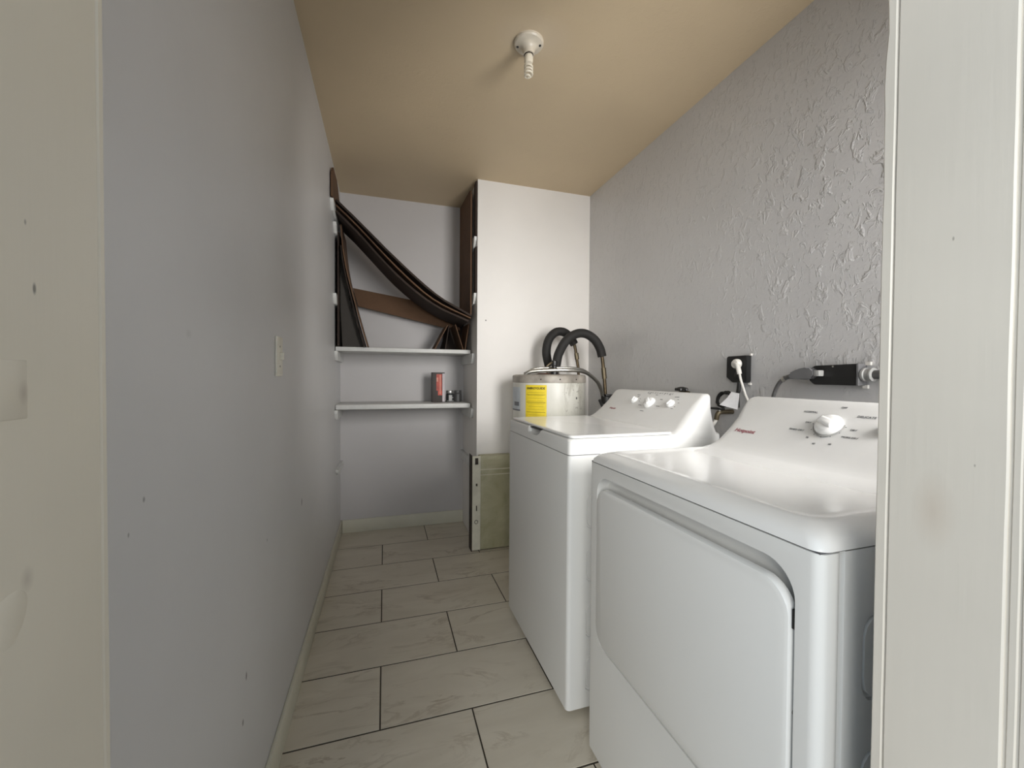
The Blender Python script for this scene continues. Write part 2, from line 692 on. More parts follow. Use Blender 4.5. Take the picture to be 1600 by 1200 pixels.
# front wall with the doorway the camera looks through and a window to its right
JL, JR, YI, YO = -0.187, 0.607, .36, .235
WX0, WX1, WZ0, WZ1 = .76, 1.38, 1.02, 2.08
bm = bmesh.new()
add_box(bm, (XL - .1, YO, -.003), (JL - .02, YI - .014, ZC))
add_box(bm, (JL - .02, YO, 2.06), (JR + .02, YI - .014, ZC))
add_box(bm, (JR + .02, YO, -.003), (WX0, YI - .014, ZC))
add_box(bm, (WX0, YO, -.003), (WX1, YI - .014, WZ0))
add_box(bm, (WX0, YO, WZ1), (WX1, YI - .014, ZC))
add_box(bm, (WX1, YO, -.003), (XR + .1, YI - .014, ZC))
struct(obj('wall_front', bm, M['wall_left'], smooth=False), 'front wall with the open doorway')

struct(obj('wall_light_block', box((JR + .085, -2.4, -.003), (JR + .12, YO - .001, ZC)), M['wall_back'], smooth=False), 'unseen wall added to keep window light out of the doorway')  # added out of view to stop window light crossing into the doorway
win = struct(bpy.data.objects.new('window_1', None), 'window beside the doorway')
COL.objects.link(win)
win.location = (WX0, YO, WZ0)
bm = bmesh.new()
for a, b in (((WX0, YO + .02, WZ0), (WX0 + .035, YO + .08, WZ1)), ((WX1 - .035, YO + .02, WZ0), (WX1, YO + .08, WZ1)),
             ((WX0 + .035, YO + .02, WZ0), (WX1 - .035, YO + .08, WZ0 + .035)), ((WX0 + .035, YO + .02, WZ1 - .035), (WX1 - .035, YO + .08, WZ1)),
             ((WX0 + .035, YO + .03, (WZ0 + WZ1) / 2 - .014), (WX1 - .035, YO + .07, (WZ0 + WZ1) / 2 + .014))):
    add_box(bm, a, b, .003, 1)
obj('window_frame', bm, M['trim'], win)
zm = (WZ0 + WZ1) / 2
for z0, z1 in ((WZ0 + .036, zm - .015), (zm + .015, WZ1 - .036)):
    obj('pane', box((WX0 + .036, YO + .048, z0), (WX1 - .036, YO + .052, z1)), M['glass'], win, smooth=False)


def rough_board(x0, x1, y0, y1, z0, z1, jit, seed, chips=()):
    """an upright painted board whose arrises wander a little, chipped where chips says"""
    bm = bmesh.new()
    rings = []
    n = 64
    b = .0016
    for k in range(n + 1):
        z = z0 + (z1 - z0) * k / n
        d = [noise.noise(Vector((z * 9, seed + i * 3.1, 0))) * jit for i in range(4)]
        c = sum(a * max(0, 1 - abs(z - zz) / w) for zz, w, a in chips)
        p = [(x0, y0 + b + d[0]), (x0 + b, y0 + d[0]), (x1, y0), (x1, y1), (x0 + b, y1 + d[1] - c), (x0, y1 - b + d[1] - c)]
        rings.append([(x, y, z) for x, y in p])
    add_loft(bm, rings)
    return bm


# right jamb: inner casing edge, jamb board, outer casing edge and a further casing strip, grooves between them
tr = struct(bpy.data.objects.new('trim_2', None), 'cream painted door jamb on the right')
COL.objects.link(tr)
tr.location = (JR, YI, 0)
obj('casing_strip', rough_board(JR, JR + .07, .3475, YI, 0, 2.12, .0007, 1.0, [(1.60, .05, .003), (1.53, .04, -.0012), (1.40, .03, .001)]), M['jamb_right'], tr)
obj('jamb_board', rough_board(JR - .0005, JR + .019, .2435, .346, 0, 2.06, .0005, 9.0), M['jamb_right'], tr)
obj('casing_strip', rough_board(JR + .001, JR + .07, .2335, .2415, 0, 2.12, .0006, 17.0), M['jamb_right'], tr)
obj('casing_strip', rough_board(JR + .001, JR + .075, .205, .2325, 0, 2.13, .0005, 25.0), M['jamb_right'], tr)
obj('jamb_backing', box((JR + .0022, .206, 0), (JR + .018, .3585, 2.06)), M['jamb_right'], tr, smooth=False)
# left jamb with its painted-over strike plates
tl = struct(bpy.data.objects.new('trim_1', None), 'cream painted door jamb on the left with painted-over hinge patches')
COL.objects.link(tl)
tl.location = (JL, YI, 0)


def mirror_board(*a):
    bm = rough_board(*a)
    bmesh.ops.transform(bm, matrix=Matrix.Diagonal((-1, 1, 1, 1)), verts=bm.verts[:])
    return bm


obj('casing_strip', mirror_board(-JL, -JL + .118, .3525, YI, 0, 2.12, .0005, 33.0), M['jamb_left'], tl)
obj('jamb_board', mirror_board(-JL - .0003, -JL + .019, .2, .352, 0, 2.06, .0004, 41.0), M['jamb_left'], tl)
bm = bmesh.new()
add_box(bm, (JL - .002, .255, 1.128), (JL + .0007, .2915, 1.160), .0006, 2)
obj('hinge_patch', bm, M['jamb_left'], tl)
bm = bmesh.new()
bmesh.ops.create_uvsphere(bm, u_segments=24, v_segments=14, radius=1,
                          matrix=Matrix.Translation((JL - .0004, .279, 1.022)) @ Matrix.Diagonal((.0014, .012, .017, 1)))
for v in bm.verts:
    v.co.y += .004 * noise.noise(v.co * 55)
    v.co.z += .007 * noise.noise(v.co * 40 + Vector((5, 0, 0)))
obj('hinge_patch', bm, M['jamb_left'], tl, angle=80)

BT, BH = .0121, .0955
struct(obj('baseboard_left', box((XL, .36, 0), (XL + BT, YB, BH), .003), M['baseboard']), 'cream baseboard along the left wall')
struct(obj('baseboard_back', box((XL + BT + .001, YB - BT, 0), (XX - .001, YB, BH), .003), M['baseboard']), 'cream baseboard across the back wall')

# ------------------------------------------------------------------ shelves and cleats
YS = 2.856
SH = []
for z0, z1, lab in ((1.314, 1.342, 'white shelf board holding the flattened cardboard, upper of two'),
                    (.931, .963, 'white shelf board holding the carton and jars, lower of two')):
    t = obj('shelf', box((XL + .004, YS, z0), (XX - .012, YB - .002, z1), .004, 2), M['shelf'])
    tag(t, lab, 'shelf', 'alcove shelf boards')


def cleat(side, zt, h, y0, lab, th=.019):
    """a painted wood strip on a side wall, front end cut at a slant"""
    bm = bmesh.new()
    x0, x1 = (XL, XL + th) if side < 0 else (XX - th, XX)
    rings = []
    for x in (x0, x1):
        rings.append([(x, y0, zt), (x, YB - .001, zt), (x, YB - .001, zt - h), (x, y0 + .035, zt - h), (x, y0 + .005, zt - h * .35)])
    add_loft(bm, rings)
    bmesh.ops.bevel(bm, geom=bm.edges[:], offset=.0015, segments=1, affect='EDGES')
    tag(obj('shelf_cleat', bm, M['cleat']), lab, 'cleat', 'shelf cleats in the alcove')


for z, y0, w in ((2.20, 2.62, 'topmost white shelf cleat on the left alcove wall, at the bent cardboard'),
                 (2.115, 2.77, 'second highest white shelf cleat on the left alcove wall'),
                 (1.668, 2.755, 'white shelf cleat on the left wall beside the leaning cardboard'),
                 (1.313, 2.83, 'white shelf cleat under the left end of the upper shelf'),
                 (.930, 2.82, 'white shelf cleat under the left end of the lower shelf'),
                 (.535, 2.88, 'bare white shelf cleat on the left wall below both shelves')):
    cleat(-1, z, .062 if z > .6 else .04, y0, w)
for z, y0, w in ((2.10, 2.712, 'topmost white shelf cleat on the right alcove wall beside cardboard'),
                 (1.72, 2.715, 'white shelf cleat on the right alcove wall above the shelf boards'),
                 (1.313, 2.765, 'white shelf cleat under the right end of the upper shelf'),
                 (.930, 2.79, 'white shelf cleat under the right end of the lower shelf'),
                 (.575, 2.80, 'bare white shelf cleat on the right wall above the metal cover')):
    cleat(1, z, .07, y0, w)

# ------------------------------------------------------------------ flattened cardboard boxes on the upper shelf
def sheet(pts, th, y0, y1, mat, lab):
    o = obj('cardboard_sheet', strip_prism([(p.x, p.z) for p in spline([(a, 0, b) for a, b in pts], 4)], th, y0, y1, .004), mat)
    return tag(o, lab, 'cardboard', 'flattened cardboard boxes')


ZS = 1.3435
sheet([(-.283, 2.222), (-.157, 2.108), (.073, 1.892), (.317, 1.69), (.555, 1.562)], .012, 2.70, 3.05, M['cardshade'],
      'long bent dark cardboard sheet sagging across the alcove, topmost of three')
sheet([(-.283, 2.19), (-.157, 2.075), (.073, 1.845), (.30, 1.658), (.552, 1.545)], .008, 2.70, 3.0, M['card'],
      'long bent cardboard sheet sagging across the alcove, middle of three')
sheet([(-.283, 2.16), (-.157, 2.038), (.074, 1.80), (.30, 1.628), (.54, 1.526)], .012, 2.71, 3.04, M['cardshade'],
      'long bent dark cardboard sheet sagging across the alcove, lowest of three')
# back flap strip
o = obj('cardboard_sheet', slab_poly([(-.215, 3.10, 1.775), (.56, 3.10, 1.66), (.55, 3.10, 1.505), (.41, 3.10, 1.525), (-.18, 3.10, 1.648)], .008, (0, 1, 0)), M['card'], smooth=False)
tag(o, 'light brown cardboard flap slanting across the back of the alcove', 'cardboard', 'flattened cardboard boxes')
# against the left wall
sheet([(-.285, ZS + .001), (-.284, 1.8), (-.283, 2.07)], .010, 2.83, 3.16, M['cardshade'], 'dark cardboard sheet flat against the left wall, shorter one')
o = obj('cardboard_sheet', slab_poly([(-.301, 2.60, 2.203), (-.301, 2.60, 2.345), (-.301, 2.64, 2.385), (-.301, 2.82, 2.39), (-.301, 3.0, 2.30), (-.301, 3.02, 2.203)], .012, (1, 0, 0)), M['card'], smooth=False)
tag(o, 'brown cardboard sheet standing highest against the left wall', 'cardboard', 'flattened cardboard boxes')
sheet([(-.106, ZS + .001), (-.150, 1.50), (-.192, 1.66), (-.232, 1.83), (-.255, 1.98), (-.266, 2.11)], .007, 2.80, 3.14, M['card'],
      'brown cardboard sheet leaning from shelf to left wall, outermost')
sheet([(-.122, ZS + .001), (-.166, 1.50), (-.206, 1.66), (-.245, 1.83), (-.266, 1.98)], .006, 2.80, 3.10, M['cardshade'],
      'dark cardboard sheet leaning from shelf to left wall, inner one')
o = obj('cardboard_sheet', slab_poly([(-.276, 2.86, 1.98), (-.262, 2.86, 1.93), (-.224, 2.86, 1.66), (-.135, 2.86, ZS), (-.262, 2.86, ZS), (-.274, 2.86, 1.60)], .008, (0, 1, 0)), M['cardgrey'], smooth=False)
tag(o, 'shade-grey cardboard panel facing the door between left wall and leaning sheets', 'cardboard', 'flattened cardboard boxes')
# against the right side of the alcove
o = obj('cardboard_sheet', slab_poly([(.561, 2.765, 1.575), (.561, 2.765, 2.40), (.561, 2.80, 2.44), (.561, 3.18, 2.465), (.561, 3.19, 1.60)], .010, (1, 0, 0)), M['card'], smooth=False)
tag(o, 'tall brown cardboard sheet standing against the right side of the alcove', 'cardboard', 'flattened cardboard boxes')
for z0, z1, lab in ((2.101, 2.466, 'narrow dark cardboard strip at the front corner of the alcove, under the ceiling'),
                    (1.721, 2.029, 'narrow dark cardboard strip at the front corner of the alcove, between two cleats')):
    o = obj('cardboard_sheet', box((.583, 2.704, z0), (.594, 2.76, z1), .001, 1), M['cardshade'], smooth=False)
    tag(o, lab, 'cardboard', 'flattened cardboard boxes')
o = obj('cardboard_sheet', slab_poly([(.40, 3.14, ZS), (.585, 3.14, ZS), (.585, 3.14, 1.56), (.455, 3.14, 1.54)], .008, (0, 1, 0)), M['cardshade'], smooth=False)
tag(o, 'dark cardboard panel standing behind the small flaps at the right shelf end', 'cardboard', 'flattened cardboard boxes')
for pts, y0, y1, mat, lab in (
        ([(.574, 1.53), (.546, ZS + .001)], 2.87, 3.1, M['card'], 'small brown cardboard flap upright at the right end of the shelf'),
        ([(.477, 1.522), (.535, ZS + .001)], 2.88, 3.1, M['card'], 'small cardboard flap slanting down to the right end of the shelf'),
        ([(.437, 1.515), (.41, ZS + .001)], 2.90, 3.12, M['cardshade'], 'small dark cardboard flap, steep one under the bent sheets'),
        ([(.425, 1.515), (.335, ZS + .001)], 2.88, 3.12, M['card'], 'small cardboard flap slanting down to the left under the bent sheets')):
    sheet(pts, .006, y0, y1, mat, lab)

# ------------------------------------------------------------------ things on the lower shelf
zs = .964
t = thing('carton', 'tall narrow red and black carton on the lower shelf', 'carton', (.375, 3.03, zs))
obj('box_body', box((.329, 3.0, zs), (.421, 3.06, zs + .218), .002), M['cartondark'], t)
bm = bmesh.new()
add_box(bm, (.360, 2.9985, zs + .085), (.400, 3.0, zs + .205))
add_box(bm, (.372, 2.9985, zs + .05), (.402, 3.0, zs + .085))
obj('printed_front', bm, M['cartonred'], t, smooth=False)['label'] = 'red printed front'
bm = bmesh.new()
add_box(bm, (.384, 2.9975, zs + .06), (.392, 2.9985, zs + .2))
add_box(bm, (.360, 2.9975, zs + .15), (.374, 2.9985, zs + .18))
obj('printed_patch', bm, M['orange'], t, smooth=False)
obj('pale_edge', box((.404, 2.998, zs + .004), (.4215, 3.0, zs + .21)), M['cartonpale'], t, smooth=False)['label'] = 'pale side flap'


def jar(x, y, body, lid, lab, label_band):
    t = thing('jar', lab, 'jar', (x, y, zs), 'small jars on the lower shelf')
    tm = Matrix.Translation((x, y, zs))
    obj('jar_body', lathe([(.025, 0), (.028, .003), (.028, .058), (.024, .063)], 24, tm), body, t)
    obj('lid', lathe([(.0265, .063), (.0275, .065), (.0275, .082), (.026, .085), (0, .0855)], 24, tm), lid, t)
    if label_band:
        bm = bmesh.new()
        for z0, z1, a0, a1 in ((.012, .052, -2.0, -1.1), (.03, .036, -1.1, -.6), (.006, .01, -2.6, -.5)):
            n = 8
            add_loft(bm, [[(x + .0285 * math.cos(a0 + (a1 - a0) * k / n), y + .0285 * math.sin(a0 + (a1 - a0) * k / n), zs + z) for k in range(n + 1)] for z in (z0, z1)],
                     False, False, False)
        obj('jar_label', bm, M['jarlabel'], t)


jar(.462, 3.02, M['jardark'], M['jarlid'], 'small dark jar with silver lid right beside the carton', True)
jar(.526, 3.05, M['jargrey'], M['jargrey'], 'small all-grey jar in the shelf corner behind the silver-lidded jar', False)

# ------------------------------------------------------------------ metal heater cover on the floor by the closet corner
t = thing('metal_cover', 'olive cream sheet-metal appliance cover standing behind the washer', 'metal cover', (.57, 2.62, 0))
obj('shell', box((.606, 2.618, .006), (0.82, 2.685, .628), .003), M['olive'], t)
bm = bmesh.new()
add_box(bm, (.549, 2.612, .008), (.605, 2.620, .630), .0015, 1)
fl = obj('flange', bm, M['flange'], t)
fl['label'] = 'pale punched flange strip'
cut = []
for z, w, h in ((.595, .011, .022), (.44, .006, .009), (.375, .0, 0), (.285, .004, .018)):
    if w:
        cut.append(box((.578 - w, 2.60, z - h), (.578 + w, 2.63, z + h)))
boolean_cut(fl, cut)
obj('dark_edge', box((.5435, 2.614, .0), (.5485, 2.69, .636), .001, 1), M['rusty'], t)['label'] = 'rusty dark side edge'
obj('backing', box((.5495, 2.6215, .008), (.604, 2.626, .628)), M['rusty'], t, smooth=False)
ringm = Matrix.Translation((.576, 2.611, .195)) @ Matrix.Rotation(PI / 2, 4, 'X')
bm = bmesh.new()
add_tube(bm, [(.576 + .011 * math.cos(a), 2.6115, .195 + .012 * math.sin(a)) for a in [i * PI / 8 for i in range(17)]], .0018, 6, 0)
obj('knockout_ring', bm, M['rusty'], t)
bm = bmesh.new()
add_box(bm, (.606, 2.6145, .535), (.82, 2.618, .541), .001, 1)
add_box(bm, (.606, 2.6145, .500), (.82, 2.618, .505), .001, 1)
obj('pressed_rib', bm, M['flange'], t)
for k in range(2):
    x = .622 + k * .075
    obj('vent_slot', box((x, 2.616, .556), (x + .062, 2.6185, .604), .001, 1), M['rusty' if k > 4 else 'olive'], t)
obj('bottom_rail', box((.606, 2.63, 0), (.82, 2.68, .006)), M['rusty'], t, smooth=False)

# ------------------------------------------------------------------ water heater
HX, HY, HR, HT = 1.006, 2.425, .2295, 1.165
t = wh = thing('water_heater', 'stained white cylindrical water heater with black insulated hoses behind the washer', 'water heater', (HX, HY, 0))
tm = Matrix.Translation((HX, HY, 0))
obj('tank', lathe([(HR - .01, .0), (HR, .01), (HR, HT - .047)], 64, tm), M['tank'], t)
obj('top_cap', lathe([(HR + .0015, HT - .047), (HR + .004, HT - .045), (HR + .004, HT - .008), (HR - .002, HT), (HR - .02, HT + .003), (.1, HT + .006), (0, HT + .006)], 64, tm), M['tankrim'], t)


def curved(name, a0, a1, z0, z1, mat, lift, parent, n=12):
    bm = bmesh.new()
    rings = []
    for q in (HR + .0002, HR + lift):
        rings.append([(HX + q * math.cos(a0 + (a1 - a0) * k / n), HY + q * math.sin(a0 + (a1 - a0) * k / n), z) for z in (z0,) for k in range(n + 1)])
    top = []
    for zz in (z0, z1):
        top.append([(HX + (HR + lift) * math.cos(a0 + (a1 - a0) * k / n), HY + (HR + lift) * math.sin(a0 + (a1 - a0) * k / n), zz) for k in range(n + 1)])
    add_loft(bm, top, False, False, False)
    return obj(name, bm, mat, parent)


D = math.radians


A_Y0, A_Y1 = D(-149), D(-115.5)
lab = curved('guide_label', A_Y0, A_Y1, .905, 1.105, M['yellow'], .0012, t)
lab['label'] = 'yellow energy label'


def wrap_text(bm, ac, zc, lift, flip=1):
    for v in bm.verts:
        a = ac + v.co.x / HR
        q = HR + lift + v.co.z
        v.co = Vector((HX + q * math.cos(a), HY + q * math.sin(a), zc + v.co.y))
    return bm


ac = (A_Y0 + A_Y1) / 2
obj('label_lettering', wrap_text(text_mesh('ENERGYGUIDE', .0172, .0002, .0006), ac, 1.085, .0016), M['lettering'], lab)
bm = bmesh.new()
for z, w in ((1.048, .0012), (1.002, .0016), (.944, .0012)):
    n = 10
    add_loft(bm, [[(HX + (HR + .0017) * math.cos(A_Y0 + .03 + (A_Y1 - A_Y0 - .06) * k / n), HY + (HR + .0017) * math.sin(A_Y0 + .03 + (A_Y1 - A_Y0 - .06) * k / n), zz) for k in range(n + 1)] for zz in (z - w, z + w)], False, False, False)
for i in range(9):                  # lines of small print
    z = 1.060 - i * .0165
    a0 = A_Y0 + .05 + .02 * (i % 3)
    a1 = A_Y1 - .05 - .03 * (i % 2)
    add_loft(bm, [[(HX + (HR + .0016) * math.cos(a0 + (a1 - a0) * k / 6), HY + (HR + .0016) * math.sin(a0 + (a1 - a0) * k / 6), zz) for k in range(7)] for zz in (z - .0006, z + .0006)], False, False, False)
obj('label_rules', bm, M['yellowline'], lab)
strip_l = curved('paper_strip', D(-148), D(-121), .876, .894, M['paper'], .0012, t)
obj('strip_lettering', wrap_text(text_mesh('Not for Resale', .0115, .0002, .0004), D(-134.5), .885, .0016), M['lettering'], strip_l)
sp = curved('spec_label', D(-196), D(-161), .955, 1.09, M['spec'], .001, t)
sp['label'] = 'pale blue grey data label'
curved('label_band', D(-196), D(-161), .945, .954, M['spec2'], .0011, t)
curved('label_block', D(-180), D(-164), .975, 1.0, M['spec2'], .0014, t)
for a in (-124, -96, -68):
    m = frame((HX + (HR + .004) * math.cos(D(a)), HY + (HR + .004) * math.sin(D(a)), HT - .026), (-math.sin(D(a)), math.cos(D(a)), 0), (0, 0, 1))
    obj('rim_screw', lathe([(.0045, 0), (.004, .002), (0, .003)], 10, m), M['rusty'], t)
obj('rust_patch', lathe([(.075, HT + .0062), (.06, HT + .012), (0, HT + .013)], 20, Matrix.Translation((HX - .03, HY - .06, 0))), M['rust'], t)

# pipes and foam sleeves
s1 = [(1.036, 2.50, 1.225), (1.018, 2.50, 1.319), (1.040, 2.51, 1.402), (1.092, 2.52, 1.452), (1.147, 2.52, 1.457), (1.200, 2.53, 1.428), (1.235, 2.53, 1.378)]
s2 = [(1.036, 2.38, 1.222), (1.049, 2.37, 1.299), (1.095, 2.36, 1.383), (1.163, 2.36, 1.428), (1.231, 2.36, 1.432), (1.297, 2.36, 1.396), (1.337, 2.36, 1.339), (1.352, 2.36, 1.289)]
for s in (s1, s2):
    obj('foam_sleeve', tube(s, .0285, 16, 8), M['foam'], t)
p1 = [(1.235, 2.53, 1.378), (1.243, 2.53, 1.345), (1.256, 2.53, 1.27), (1.268, 2.53, 1.19), (1.275, 2.53, 1.0)]
p2 = [(1.352, 2.36, 1.289), (1.359, 2.36, 1.24), (1.366, 2.36, 1.17), (1.374, 2.36, 1.11), (1.384, 2.36, .95), (1.384, 2.36, .8)]
obj('copper_pipe', tube(p1, .010, 10), M['copper'], t)
obj('copper_pipe', tube(p2, .011, 10), M['copper'], t)
obj('pipe_fitting', tube([(1.250, 2.53, 1.318), (1.257, 2.53, 1.275)], .0155, 8, 0), M['brass'], t)
obj('pipe_fitting', tube([(1.363, 2.36, 1.215), (1.371, 2.36, 1.145)], .016, 8, 0), M['brass'], t)
for x, y in ((1.036, 2.50), (1.036, 2.38)):
    obj('inlet_nipple', lathe([(.019, HT), (.019, HT + .03), (.014, HT + .032), (.014, HT + .075)], 14, Matrix.Translation((x, y, 0))), M['steel'], t)
# overflow tube lying over the top
obj('overflow_tube', tube([(.812, 2.34, 1.163), (.85, 2.32, 1.186), (.95, 2.28, 1.194), (1.06, 2.26, 1.196), (1.16, 2.27, 1.190), (1.245, 2.31, 1.162), (1.325, 2.34, 1.100), (1.365, 2.36, 1.0), (1.37, 2.36, .8)], .0115, 10), M['steel'], t)
obj('overflow_tube', tube([(.83, 2.40, 1.173), (.90, 2.36, 1.205), (1.06, 2.33, 1.210), (1.17, 2.33, 1.206), (1.26, 2.36, 1.175), (1.34, 2.39, 1.110), (1.385, 2.40, 1.0), (1.39, 2.4, .85)], .008, 10), M['steel'], t)
vb = obj('relief_valve', lathe([(.022, HT), (.022, HT + .02), (.016, HT + .025), (.016, HT + .055), (.02, HT + .06), (.02, HT + .085), (.01, HT + .092)], 12, Matrix.Translation((.985, 2.29, 0))), M['black'], t)
obj('valve_lever', tube([(.985, 2.29, HT + .08), (.955, 2.28, HT + .07), (.93, 2.28, HT + .05)], .006, 8), M['brass'], vb)
# black shut-off valve low on the wall pipe and its drooping capillary
vb = obj('shutoff_valve', lathe([(.02, -.03), (.034, -.02), (.034, .02), (.02, .03)], 12, Matrix.Translation((1.375, 2.34, 1.01))), M['black'], t)
obj('valve_handle', box((1.35, 2.30, 1.03), (1.41, 2.33, 1.045), .003), M['black'], vb)
obj('sensor_wire', tube([(1.245, 2.20, 1.018), (1.262, 2.20, .985), (1.285, 2.20, .945), (1.32, 2.21, .928), (1.38, 2.25, .925)], .009, 8), M['rubber'], t)

# ------------------------------------------------------------------ appliance consoles (shared shape)
def console_levels(x, z0, y0, y1, zt=1.092, blend=()):
    """rounded footprint rising from the top panel: concave sweep in front, ends drawn in"""
    k = (zt - z0) / .147
    out = []
    for dz, dx, e, r in (*(blend or ((-.03, 0, .002, .02), (0, .0, .001, .022))), (.005, .014, .002, .026), (.012, .030, .003, .030), (.022, .046, .004, .034), (.036, .062, .006, .036),
                         (.055, .082, .009, .038), (.085, .111, .012, .040), (.112, .136, .015, .042), (.130, .153, .019, .042),
                         (.140, .163, .025, .040), (.145, .172, .034, .036), (.147, .182, .046, .030)):
        out.append((z0 + dz * k, x + dx, 1.212 - max(0, dz) * .10, y0 + e, y1 - e, r))
    return out


PN = Vector((-.71, 0, .71)).normalized()        # how the control panels face
PU = Vector((.71, 0, .71)).normalized()         # up along the panel
PX = Vector((0, -1, 0))                         # rightwards as read from the front


def panel_x(x, z0, z, zt=1.092):
    k = (zt - z0) / .147
    L = [(d * k + z0, x + a) for d, a in ((.022, .046), (.036, .062), (.055, .082), (.085, .111), (.112, .136), (.130, .153), (.140, .163))]
    for (za, xa), (zb, xb) in zip(L, L[1:]):
        if za <= z <= zb:
            return xa + (xb - xa) * (z - za) / (zb - za)
    return L[-1][1]


def panel_frame(x, z0, y, z, lift=0.0, zt=1.092):
    return frame(Vector((panel_x(x, z0, z, zt), y, z)) + PN * lift, PX, PU)


def make_knob(parent, m, r, h, rot=0.0):
    """round skirted dial with a raised grip bar across it"""
    k = obj('knob', lathe([(r * 1.0, 0), (r * 1.0, h * .18), (r * .96, h * .30), (r * .80, h * .55), (r * .70, h * .62), (0, h * .66)], 32, m), M['knob'], parent)
    bm = bmesh.new()
    rings = []
    for z, w, l in ((h * .25, .42, .80), (h * .62, .33, .72), (h * .80, .25, .64), (h * .86, .14, .54)):
        rings.append([(x, y, z) for x, y in ring_rect(-r * w, r * w, -r * l, r * l, r * .1, 3)])
    add_loft(bm, rings)
    bmesh.ops.transform(bm, matrix=m @ Matrix.Rotation(rot, 4, 'Z'), verts=bm.verts[:])
    obj('grip', bm, M['knob'], k)
    return k


def panel_text(parent, body, size, x, z0, y, z, mat, name='panel_lettering', bold=.0, shear=0.0):
    bm = text_mesh(body, size, .0002, bold, shear)
    bmesh.ops.transform(bm, matrix=panel_frame(x, z0, y, z, .0008), verts=bm.verts[:])
    return obj(name, bm, mat, parent, smooth=False)


def emboss(x0, x1, z0, z1, y, r=.03, w=.009, d=.005):
    """cutter for a pressed groove running round a chamfer-cornered block on a side panel"""
    bm = bmesh.new()
    rings = []
    for yy, i in ((y - .01, 0), (y + d, w * .3), (y + d, w * .7), (y - .01, w)):
        rings.append([(x, yy, z) for x, z in ring_rect(x0 + i, x1 - i, z0 + i, z1 - i, r, 3)])
    add_loft(bm, rings + [], False, False)
    n = len(rings[0])
    bm.verts.ensure_lookup_table()
    for k in range(n):
        j = (k + 1) % n
        bm.faces.new((bm.verts[3 * n + k], bm.verts[3 * n + j], bm.verts[j], bm.verts[k]))
    return bm


def feet(parent, x0, x1, y0, y1, h):
    for x in (x0, x1):
        for y in (y0, y1):
            obj('foot', lathe([(.018, 0), (.020, .003), (.020, .010), (.009, .012), (.009, h + .006)], 14, Matrix.Translation((x, y, 0))), M['rubber'], parent)


# ------------------------------------------------------------------ washing machine
WX, WY0, WY1, WZS = .5864, 1.2359, 1.9161, .8905
WXB = 1.225
t = wm = thing('washing_machine', 'white top-loading washing machine, farther of the two laundry appliances', 'washing machine', (.9, 1.576, 0))
cab = obj('cabinet', loft_rect([(.0187, WX + .004, WXB, WY0 + .004, WY1 - .004, .012), (.0225, WX, WXB, WY0, WY1, .014), (WZS - .002, WX, WXB, WY0, WY1, .014)], 5), M['enamel'], t)
boolean_cut(cab, [emboss(.652, 1.15, a, b, WY0, .022) for a, b in ((.634, .757), (.452, .573), (.259, .382), (.074, .203))])
top = obj('top_panel', loft_rect([(WZS + .0005, WX + .001, WXB, WY0 + .001, WY1 - .001, .016), (WZS + .046, WX + .002, WXB, WY0 + .002, WY1 - .002, .018),
                                  (WZS + .051, WX + .005, WXB, WY0 + .005, WY1 - .005, .02), (WZS + .053, WX + .011, WXB, WY0 + .011, WY1 - .011, .02)], 6), M['enamel'], t)
bm = bmesh.new()
bmesh.ops.create_uvsphere(bm, u_segments=32, v_segments=20, radius=1, matrix=Matrix.Translation((WX - .002, 1.575, .948)) @ Matrix.Diagonal((.040, .080, .034, 1)))
boolean_cut(top, [bm])
bm = bmesh.new()
bmesh.ops.create_uvsphere(bm, u_segments=20, v_segments=12, radius=1, matrix=Matrix.Translation((WX + .008, 1.640, .928)) @ Matrix.Rotation(.35, 4, 'X') @ Matrix.Diagonal((.010, .016, .018, 1)))
obj('scoop_highlight', bm, M['knob'], t)  # white bulge added for the scoop's far side catching light
obj('lid_gap_shade', box((WX + .004, 1.515, .9395), (WX + .03, 1.625, .9432), .001, 1), M['black'], t)  # black strip put in for the shaded gap under the lid lip
obj('seam_gasket', box((WX + .004, WY0 + .004, WZS - .0022), (WXB - .004, WY1 - .004, WZS + .0006)), M['print'], t, smooth=False)
z = WZS + .0552
obj('lid', loft_rect([(z, WX + .012, 1.012, WY0 + .010, WY1 - .010, .022), (z + .004, WX + .010, 1.014, WY0 + .008, WY1 - .008, .024),
                      (z + .008, WX + .012, 1.012, WY0 + .010, WY1 - .010, .024), (z + .0095, WX + .018, 1.008, WY0 + .016, WY1 - .016, .024),
                      (z + .0090, WX + .026, 1.004, WY0 + .024, WY1 - .024, .024)], 6), M['gloss_enamel'], t)
CW = .998
con = obj('console', loft_rect(console_levels(CW, .945, WY0, WY1), 8), M['plastic'], t, angle=40)
for u_y, u_z, r, h, rt in ((1.655, 1.045, .0175, .020, .25), (1.535, 1.040, .029, .026, .9), (1.402, 1.045, .0185, .020, -.3)):
    make_knob(con, panel_frame(CW, .945, u_y, u_z, .0005), r, h, rt)
panel_text(con, 'Hotpoint', .0145, CW, .945, 1.778, 1.001, M['redprint'], 'brand_lettering', .0002, .15)
bm = bmesh.new()
marks = []
for y, z, w, hh in ((1.655, 1.071, .022, .0022), (1.648, 1.064, .012, .0018), (1.622, 1.054, .010, .0018), (1.617, 1.045, .010, .0018),
                    (1.583, 1.055, .016, .002), (1.590, 1.028, .022, .0022), (1.585, 1.079, .016, .0022), (1.530, 1.076, .016, .002), (1.545, 1.006, .026, .0022),
                    (1.477, 1.059, .016, .002), (1.467, 1.031, .022, .0022), (1.447, 1.080, .010, .002), (1.395, 1.073, .026, .0022),
                    (1.378, 1.064, .008, .0018), (1.362, 1.052, .006, .0018), (1.368, 1.036, .006, .0018), (1.375, 1.028, .012, .0018)):
    marks.append((y, z, w, hh))
